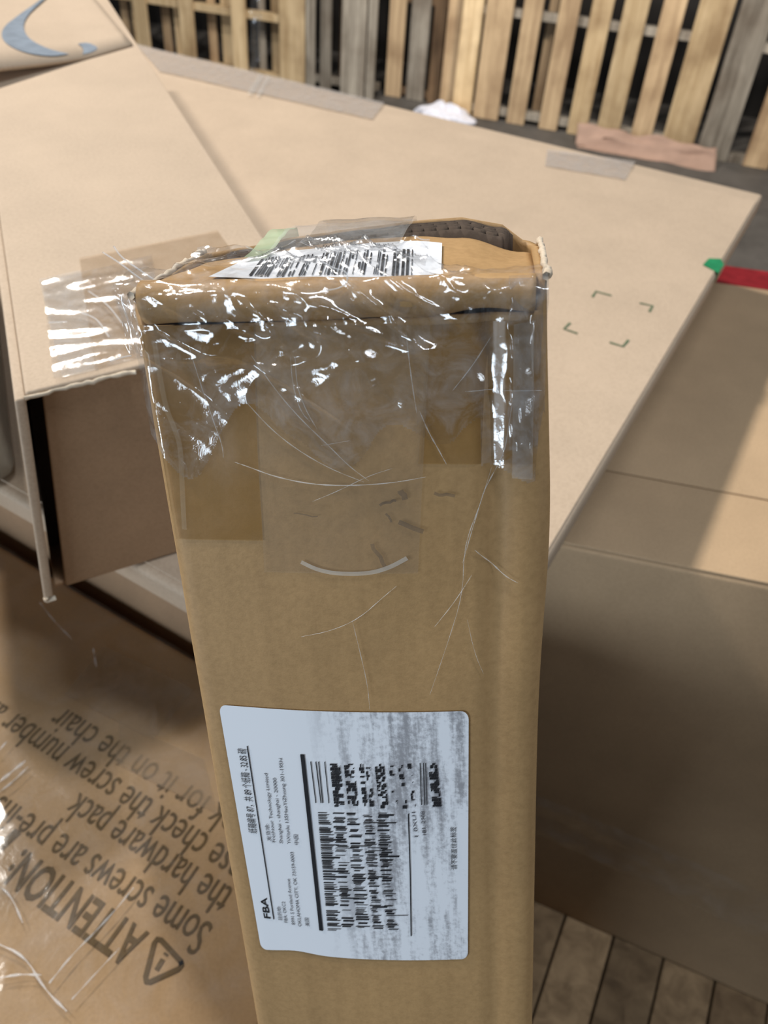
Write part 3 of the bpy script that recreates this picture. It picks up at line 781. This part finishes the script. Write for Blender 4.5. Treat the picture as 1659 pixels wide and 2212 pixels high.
# packing tape on the front
def f_patch(name, px, off, mat, nx=24, ny=24, wr=0.0, parent=None):
    c_ = [front2(*p) for p in px]
    def fn(u, v):
        a = (c_[0][0] * (1 - u) + c_[1][0] * u) * (1 - v) + (c_[3][0] * (1 - u) + c_[2][0] * u) * v
        b = (c_[0][1] * (1 - u) + c_[1][1] * u) * (1 - v) + (c_[3][1] * (1 - u) + c_[2][1] * u) * v
        a = min(W - .0035, max(.0035, a))
        return front3(a, b, off + wr * noise.noise(Vector((a * 70, b * 70, 6))))
    return sheet(name, fn, nx, ny, mat, parent or tall)
f_patch('brown_tape', [(292, 702), (548, 702), (572, 1163), (366, 1163)], 0.0005, M['tape_brown'])
f_patch('brown_tape', [(930, 702), (1166, 690), (1163, 1003), (905, 998)], 0.0005, M['tape_brown'])
f_patch('clear_tape', [(548, 702), (930, 702), (905, 1230), (575, 1230)], 0.0007, M['tape_faint'])
f_patch('clear_tape', [(1110, 700), (1168, 690), (1163, 1035), (1106, 1030)], 0.0010, M['tape_clear'])

# shipping label
lab_c = [(474, 1519), (1013, 1528), (1011, 2062), (566, 2045)]
lc = [front2(*p) for p in lab_c]
def labfn(u, v):
    a = (lc[0][0] * (1 - u) + lc[1][0] * u) * (1 - v) + (lc[3][0] * (1 - u) + lc[2][0] * u) * v
    b = (lc[0][1] * (1 - u) + lc[1][1] * u) * (1 - v) + (lc[3][1] * (1 - u) + lc[2][1] * u) * v
    b -= 0.0024 * math.sin(math.pi * u) * (0.35 * (1 - v) + 0.65 * v) + 0.0018 * math.exp(-((u - .18) / .1) ** 2) * -(v ** 8)
    return a, b
def labpt(u, v):
    a, b = labfn(u, v)
    return front3(a, b, 0.0006 + 0.0002 * math.exp(-((u - .02) / .06) ** 2) * v ** 3)
# rounded corners: polar trim of the grid
nu, nv, rc = 60, 60, 0.030
def keep(u, v):
    for cu, cv in ((rc, rc), (1 - rc, rc), (rc, 1 - rc), (1 - rc, 1 - rc)):
        if (u < rc or u > 1 - rc) and (v < rc or v > 1 - rc) and abs(u - cu) <= rc and abs(v - cv) <= rc:
            return math.hypot(u - cu, v - cv) <= rc
    return True
def snap(t):                                   # denser lines near the rim
    return t
ticks = [0, .003, .008, .015, .022, .030] + [0.03 + 0.94 * i / 40 for i in range(1, 40)] + [.97, .978, .985, .992, .997, 1.0]
vs, fs = [], []
def corner(u, v):
    """pull grid points of the corner squares onto the rounded outline"""
    cu = rc if u < rc else (1 - rc if u > 1 - rc else u); cv = rc if v < rc else (1 - rc if v > 1 - rc else v)
    du, dv = u - cu, v - cv; m_ = max(abs(du), abs(dv)); h_ = math.hypot(du, dv)
    if h_ > 1e-9 and du and dv: k = m_ / h_; return cu + du * k, cv + dv * k
    return u, v
for v in ticks:
    for u in ticks: vs.append(labpt(*corner(u, v)))
nt_ = len(ticks)
for j in range(nt_ - 1):
    for i in range(nt_ - 1):
        a = j * nt_ + i; fs.append((a, a + nt_, a + nt_ + 1, a + 1))
label = new_obj('shipping_label', vs, fs, M['paper'], tall, True)
label['label'] = 'white shipping label with smeared barcodes'
# print
POFF = 0.0009
def lab3(a, b, off): return front3(a, b, off)
PX = 1.0 / 5900                                  # metres per pixel on the label, roughly
tx = Print(front2, lab3, POFF)
tx.text('FBA', (587, 1977), (578, 1932), 20 * PX, True)
tx.text('纸箱编号 87，共 89 个纸箱 - 32.85 磅', (557, 1794), (533, 1612), 20 * PX)
tx.band([(594, 1978), (537, 1605)], 0.00055)
tx.build('printed_text', M['ink'], label)
tx = Print(front2, lab3, POFF)
for body_, p0, p1 in (('发货地:', (589, 1809), (583, 1772)), ('Freshtour Technology Limited', (598, 1811), (581, 1663)),
                      ('Shanghai - shanghai - 20000', (614, 1813), (600, 1672)), ('YiXianlu 135HaoYiZhuang 301-195hi', (631, 1814), (613, 1629)),
                      ('中国', (648, 1815), (646, 1793)), ('目的地:', (612, 1979), (608, 1949)), ('FBA: OKC2', (624, 1984), (618, 1939)),
                      ('8991 S Portland Avenue', (640, 1988), (629, 1889)), ('OKLAHOMA CITY, OK 73159-0003', (654, 1991), (637, 1831)),
                      ('美国', (671, 1990), (669, 1972)), ('1 0XU1', (905, 1795), (899, 1742)), ('1B1. 2908', (922, 1792), (918, 1741))):
    tx = Print(front2, lab3, POFF); tx.text(body_, p0, p1, 10 * PX); tx.build('printed_text', M['ink_grey'], label)
tx = Print(front2, lab3, POFF)
tx.text('请不要盖住此标签', (987, 1868), (985, 1776), 12 * PX)
tx.band([(657, 1619), (697, 1998)], 0.0019)
tx.band([(884, 1745), (888, 1870), (890, 2008)], 0.0005)
for x0, x1, w_ in ((675, 686, 2.5), (686, 697, 2.5), (692, 701, 2.5), (705, 714, 2.2)):
    tx.band([(x0, 1634), (x1, 1723)], w_ * PX)
for x0 in (909, 916, 921): tx.band([(x0, 1637), (x0 + 3, 1727)], 2.0 * PX)
rng = random.Random(21)
# upper two-dimensional code: rubbed black cells
for cx0, cx1, dens in ((716, 738, .78), (746, 768, .5), (778, 788, .7), (792, 802, .35), (812, 832, .6), (842, 852, .2), (862, 872, .18), (882, 890, .3), (926, 945, .62)):
    y = 1638
    while y < 1728:
        h_ = rng.choice((2.5, 3.5, 5, 7)); x = cx0
        while x < cx1:
            w_ = rng.choice((2.5, 4, 6, 9))
            if rng.random() < dens:
                sh = (y - 1638) * 0.11
                x2 = min(cx1, x + w_); tx.poly([(x + sh, y + h_), (x2 + sh, y + h_), (x2 + sh, y), (x + sh, y)])
            x += w_ + 0.3
        y += h_ + 0.4
# lower code: five columns of short bars
for ci, (cx0, cx1) in enumerate(((690, 714), (720, 745), (751, 776), (784, 805), (814, 838))):
    y = 1743
    while y < 1996:
        h_ = rng.choice((1.2, 1.6, 2.2, 3.2)); sh = (y - 1743) * 0.082
        dens = 0.92 if ci == 0 else 0.72
        if rng.random() < dens:
            q0_ = cx0 + (rng.uniform(0, 7) if ci else 0); q1_ = cx1 + rng.uniform(-7, 6)
            if rng.random() < .05: q1_ += 22
            tx.poly([(q0_ + sh, y + h_), (q1_ + sh, y + h_), (q1_ + sh, y), (q0_ + sh, y)])
        y += h_ + rng.choice((0.9, 1.3, 1.8, 2.6))
tx.build('printed_barcode', M['ink'], label)

# marks on the card: scuffed arc, dark smudges
sm_ = Print(front2, front3, 0.0010)
arc = smooth_line([(655, 1206), (690, 1222), (735, 1230), (800, 1229), (845, 1216), (882, 1196)])
sm_.band(arc, 0.0017); sm_.build('white_scuff', M['scuff'], tall)
sm_ = Print(front2, front3, 0.0012)
rng = random.Random(8)
for (x0, y0, x1, y1, w_) in ((868, 1050, 878, 1072, 13), (825, 1082, 860, 1072, 6), (866, 1118, 918, 1142, 11), (806, 1165, 836, 1212, 9), (838, 1100, 850, 1118, 5), (640, 1100, 690, 1108, 3), (940, 1060, 985, 1066, 7)):
    q = [(x0 + (x1 - x0) * i / 5 + rng.uniform(-2, 2), y0 + (y1 - y0) * i / 5 + rng.uniform(-2, 2)) for i in range(6)]
    sm_ = Print(front2, front3, 0.0012); sm_.band(q, w_ * 0.00017); sm_.build('dark_smudge', M['smudge'], tall)

# clear film bunched over the top and front
PATH = [(0.060, -0.0255), (0.004, -0.0142), (-0.0030, -0.0135), (-0.0056, -0.0100), (-0.0056, -0.0055), (-0.0046, -0.0010), (-0.0034, 0.005), (-0.0022, 0.03), (-0.0010, 0.075)]
plen = [0]
for i in range(1, len(PATH)): plen.append(plen[-1] + math.hypot(PATH[i][0] - PATH[i - 1][0], PATH[i][1] - PATH[i - 1][1]))
def path(v):
    d0 = v * plen[-1]
    for i in range(1, len(PATH)):
        if d0 <= plen[i] + 1e-9:
            f = (d0 - plen[i - 1]) / (plen[i] - plen[i - 1]); return (PATH[i - 1][0] * (1 - f) + PATH[i][0] * f, PATH[i - 1][1] * (1 - f) + PATH[i][1] * f)
    return PATH[-1]
def filmpt(u, v):
    uu = -0.001 + (W + 0.0015) * u; w, s = path(v)
    s += tilt(uu) * max(0.0, min(1.0, (0.01 - s) / 0.02))
    p = Vector((uu * 34 + 2.0 * v, v * 13, 0.5)); p2 = Vector((uu * 120 + v * 9, v * 30, 3.5)); p3 = Vector((uu * 48 - v * 9, v * 4, 8.0))
    rdg = (1 - abs(noise.noise(p))) ** 3 * 0.0034 + (1 - abs(noise.noise(p2))) ** 2 * 0.0007 + (1 - abs(noise.noise(p3))) ** 7 * 0.0032
    fade = (1.0 if s < 0.008 else max(0.10, 1 - (s - 0.008) / 0.035)) * (0.7 + 0.75 * math.exp(-((uu / W - 0.52) / 0.22) ** 2))
    base_ = (F(uu, s) if s > 0 else 0)
    amp = (rdg - 0.001) * fade
    edge_ = 0.9 * max(0.0, 0.005 - uu) + 0.9 * max(0.0, uu - W + 0.005)
    if s > 0: return bp3(uu, s, w + base_ - 0.0006 - amp * max(0.2, 1 - edge_ / .005) + edge_)
    t = max(0, min(1, (w + .0085) / .015))
    return bp3(uu, s - amp * t, w - amp * (1 - t))
def film_keep(u, v):
    w, s = path(v)
    if s > 0.02:
        lim = 0.040 + 0.03 * noise.noise(Vector((u * 5, 1.0, 0))) + (0.018 if u > .85 else 0)
        return s < lim
    if w > 0.01: return 0.10 < u < 0.72 and w < 0.035 + 0.03 * noise.noise(Vector((u * 4, 7, 0)))
    return True
sheet('stretch_film', filmpt, 240, 190, M['film'], tall, keep=film_keep)

# bunched film down the right edge
def rfilm(u, v):
    s = -0.012 + 0.058 * v; an = math.pi * (0.15 - 0.75 * u)
    uu = W - 0.012 + 0.0128 * u; k = noise.noise(Vector((u * 5, s * 130, 2.2)))
    return bp3(uu + 0.0012 * k, s, F(min(W, uu), s) - 0.004 * (1 - u ** 3) + 0.006 * u ** 4 + 0.0018 * k)
sheet('stretch_film', rfilm, 40, 90, M['film'], tall)
def lfilm(u, v):
    s = -0.010 + 0.020 * v; k = noise.noise(Vector((u * 5, v * 4, 6.2)))
    return bp3(-0.0075 + 0.0105 * u, s + 0.002 * k, 0.008 - 0.008 * u + 0.002 * k)
sheet('stretch_film', lfilm, 24, 24, M['film'], tall)

# clear tape across the top, over the back wall, with a greenish end
def toptape(u0, u1, mat, name, lift=0.0):
    P_ = [(0.088, 0.004), (0.0845, -0.020), (0.082, -0.0290), (0.076, -0.0296), (0.067, -0.0272), (0.060, -0.0252), (0.040, -0.0205)]
    def fn(u, v):
        t = v * (len(P_) - 1); i = min(len(P_) - 2, int(t)); f = t - i
        w = P_[i][0] * (1 - f) + P_[i + 1][0] * f; s = P_[i][1] * (1 - f) + P_[i + 1][1] * f
        uu = u0 + (u1 - u0) * u - 0.004 * (v - .5)
        return bp3(uu, s + 0.0012 * noise.noise(Vector((uu * 60, v * 6, 4))) + lift, w)
    return sheet(name, fn, 40, 36, mat, tall)
toptape(0.041, 0.094, M['tape_clear'], 'clear_tape')
toptape(0.033, 0.042, M['tape_green'], 'clear_tape', 0.0008)
toptape(0.055, 0.094, M['film'], 'stretch_film', -0.0012)

# folds and loose strands of film on the front
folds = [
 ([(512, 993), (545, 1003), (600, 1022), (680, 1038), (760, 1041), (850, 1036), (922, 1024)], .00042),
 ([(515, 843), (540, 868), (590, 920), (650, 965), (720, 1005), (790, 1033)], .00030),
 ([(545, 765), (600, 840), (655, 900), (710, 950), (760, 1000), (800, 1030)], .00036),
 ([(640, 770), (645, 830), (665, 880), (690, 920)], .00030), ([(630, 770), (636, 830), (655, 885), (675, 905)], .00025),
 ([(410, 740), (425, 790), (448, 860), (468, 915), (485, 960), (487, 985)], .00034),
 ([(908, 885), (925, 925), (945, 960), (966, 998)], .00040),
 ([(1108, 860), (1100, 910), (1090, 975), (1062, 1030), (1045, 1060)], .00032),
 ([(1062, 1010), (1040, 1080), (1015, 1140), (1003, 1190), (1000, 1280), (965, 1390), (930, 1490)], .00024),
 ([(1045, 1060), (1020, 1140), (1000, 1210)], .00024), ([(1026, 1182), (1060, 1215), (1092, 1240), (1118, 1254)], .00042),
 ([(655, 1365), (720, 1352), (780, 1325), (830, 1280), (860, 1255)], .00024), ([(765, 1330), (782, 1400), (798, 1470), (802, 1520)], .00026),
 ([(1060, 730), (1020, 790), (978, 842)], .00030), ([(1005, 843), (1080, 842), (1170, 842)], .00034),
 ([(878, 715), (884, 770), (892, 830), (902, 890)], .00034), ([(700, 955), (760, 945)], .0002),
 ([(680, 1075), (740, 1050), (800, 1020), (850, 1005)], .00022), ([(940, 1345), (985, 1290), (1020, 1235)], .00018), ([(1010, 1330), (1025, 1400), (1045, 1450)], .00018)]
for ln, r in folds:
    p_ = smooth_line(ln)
    tube('film_fold_glint', [front3(*front2(*p), 0.0012) for p in p_], [r * (0.65 + 0.35 * math.sin(i * 2.3 + r * 1e5)) * (0.25 + 0.75 * math.sin(math.pi * (i + .5) / len(p_))) for i in range(len(p_))], M['crease'], tall, 5, 0.6)
# pale worn crease down the left of the front
p_ = smooth_line([(335, 735), (345, 800), (360, 880), (378, 920), (392, 960), (396, 1040), (402, 1140)])
wc = Print(front2, front3, 0.0011); wc.band(p_, 0.0020); wc.build('worn_crease', M['worn'], tall)
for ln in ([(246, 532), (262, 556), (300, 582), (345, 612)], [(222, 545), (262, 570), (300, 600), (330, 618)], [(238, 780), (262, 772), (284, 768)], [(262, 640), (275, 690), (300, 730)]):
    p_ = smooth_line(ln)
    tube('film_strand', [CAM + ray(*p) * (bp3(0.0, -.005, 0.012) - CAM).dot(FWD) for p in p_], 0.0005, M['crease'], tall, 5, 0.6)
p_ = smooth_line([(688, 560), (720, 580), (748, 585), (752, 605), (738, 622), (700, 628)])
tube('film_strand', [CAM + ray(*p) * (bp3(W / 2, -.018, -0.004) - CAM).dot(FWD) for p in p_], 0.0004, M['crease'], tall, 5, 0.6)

# ================================================================ pallets along the far wall
LEAN = math.radians(5)
def row(px, py=170):
    """metres along the row for a pixel"""
    q = onplane(px, py, PA, pn); return (q - PA).dot(pd)
def box(name, a0, a1, n0, n1, z0, z1, mat, parent):
    vs = [(a, n, z) for a in (a0, a1) for n in (n0, n1) for z in (z0, z1)]
    me = bpy.data.meshes.new(name)
    bm = bmesh.new(); V = [bm.verts.new(v) for v in vs]
    for f in ((0, 1, 3, 2), (4, 6, 7, 5), (0, 4, 5, 1), (2, 3, 7, 6), (0, 2, 6, 4), (1, 5, 7, 3)): bm.faces.new([V[i] for i in f])
    bmesh.ops.recalc_face_normals(bm, faces=bm.faces)
    bmesh.ops.bevel(bm, geom=bm.edges[:], offset=0.003, segments=1, affect='EDGES')
    bm.to_mesh(me); bm.free(); me.materials.append(mat)
    o = bpy.data.objects.new(name, me); col.objects.link(o); o.parent = parent
    return o
def pallet(label, a0, off, slats, back, mats, height=1.15, depth=0.12, strz=(0.02, 0.60, 1.05), lean=LEAN, zb=0.0):
    """pallet standing on edge; slats = (px_left, px_right, material) on its face"""
    ang = math.atan2(pd.y, pd.x)
    rot = Matrix.Rotation(ang, 3, 'Z') @ Matrix.Rotation(-lean, 3, 'X')
    o = thing('wooden_pallet', PA + pd * a0 + pn * off + Vector((0, 0, zb)), label, 'pallet', rot=rot)
    lo, hi = 1e9, -1e9
    for (x0, x1, mt_) in slats:
        b0_, b1_ = row(x0) - a0, row(x1) - a0; lo = min(lo, b0_); hi = max(hi, b1_)
        box('slat', b0_, b1_, -0.010, 0.010, 0.0, height, M[mt_], o)
    for (x0, x1, mt_) in back:
        b0_, b1_ = row(x0) - a0, row(x1) - a0
        box('slat', b0_, b1_, depth - 0.01, depth + 0.01, 0.0, height, M[mt_], o)
    for z in strz: box('stringer', lo, hi, 0.011, depth - 0.011, z, z + 0.045, M[mats], o)
    return o
zsl = onplane(440, 22, PA, pn).z; zsr = onplane(1240, 52, PA, pn).z
pallet('pale new pine pallet with clear plastic on it, standing against the wall', row(240), 0.0,
       [(225, 250, 'wood_pale'), (310, 336, 'wood_pale'), (402, 430, 'wood_pale'), (508, 537, 'wood_pale'), (606, 660, 'wood_pale')],
       [(262, 276, 'wood_mid'), (284, 304, 'wood_pale'), (345, 362, 'wood_mid'), (370, 393, 'wood_pale'), (440, 456, 'wood_mid'), (468, 490, 'wood_pale'), (545, 558, 'wood_grey'), (572, 596, 'wood_pale')],
       'wood_pale', strz=(0.0, zsl - .02, 1.1))
pallet('weathered grey pallet standing beside the pale new pine pallet', row(668), 0.02,
       [(664, 682, 'wood_grey'), (694, 716, 'wood_grey'), (738, 788, 'wood_grey'), (792, 810, 'wood_grey')], [(718, 736, 'wood_dark')], 'wood_grey', strz=(0.05, 0.62, 1.05), height=1.2)
pallet('dark brown pallet with one grey slat, next to the weathered grey pallet', row(815), -0.12,
       [(818, 852, 'wood_mid'), (864, 904, 'wood_grey'), (912, 936, 'wood_dark'), (940, 982, 'wood_mid')], [(852, 864, 'wood_dark')], 'wood_dark', strz=(0.02, 0.55, 1.0))
pallet('tan pine pallet with evenly spaced slats and a broad end board', row(985), 0.0,
       [(982, 1024, 'wood_pale'), (1030, 1086, 'wood_mid'), (1106, 1146, 'wood_mid'), (1180, 1222, 'wood_mid'), (1246, 1290, 'wood_pale'), (1312, 1364, 'wood_pale'), (1392, 1440, 'wood_mid'), (1466, 1540, 'wood_pale')],
       [(1150, 1170, 'wood_mid')], 'wood_grey', strz=(0.03, zsr - .02, 1.08))
pallet('greyish pallet with wide boards beside the broad end board', row(1552), 0.03,
       [(1553, 1628, 'wood_grey'), (1668, 1730, 'wood_mid'), (1790, 1860, 'wood_grey')], [], 'wood_grey', strz=(0.0, zsr - .02, 1.05))
# diagonal brace seen in the gap of the tan pallet: clear plastic strip hanging on the pale pallet
hp = [onplane(x, y, PA + pn * 0.03, pn) for x, y in ((540, -40), (566, -40), (566, 60), (556, 160), (540, 165), (538, 60))]
def hang(u, v):
    l = onplane(540 + 3 * v, -40 + 205 * v, PA + pn * 0.05, pn); r = onplane(566 - 8 * v, -40 + 200 * v, PA + pn * 0.05, pn)
    return l.lerp(r, u) + pn * 0.02 * noise.noise(Vector((u * 3, v * 7, 1)))
hs = sheet('plastic_strip', hang, 16, 40, M['film'], None)
tag(hs, 'strip of clear plastic hanging over the pale new pine pallet', 'plastic')

# scraps on the floor by the pallets
sc0 = at(1245, 300, 0.0)
def scrap(u, v):
    p = onplane(1240 + 305 * u, 372 - 20 * (1 - u) - 75 * v + 34 * u * v, PA + pn * 0.22, pn)
    p += pn * (0.03 * noise.noise(Vector((u * 4, v * 3, 2))) - 0.10 * v)
    p.z = max(0.002, p.z + 0.025 * noise.noise(Vector((u * 6, v * 4, 7))))
    return p
o = sheet('kraft_paper_sheet', scrap, 40, 12, M['paper_scrap'], None, 0.002)
tag(o, 'crumpled pinkish kraft paper propped at the foot of the tan pallet', 'paper')
wb = onplane(960, 262, PA + pn * 0.15, pn); wb.z = 0
def bag(u, v):
    th = 2 * math.pi * u; ph = math.pi / 2 * v
    k = 1 + 0.3 * noise.noise(Vector((math.cos(th) * 2, math.sin(th) * 2, v * 3)))
    return wb + pd * (0.20 * math.cos(th) * math.cos(ph) * k) + pn * (0.12 * math.sin(th) * math.cos(ph) * k) + Vector((0, 0, 0.002 + 0.085 * math.sin(ph) * k))
o = sheet('plastic_bag', bag, 40, 14, M['white_plastic'], None)
tag(o, 'crumpled white plastic bag on the floor before the dark brown pallet', 'bag')
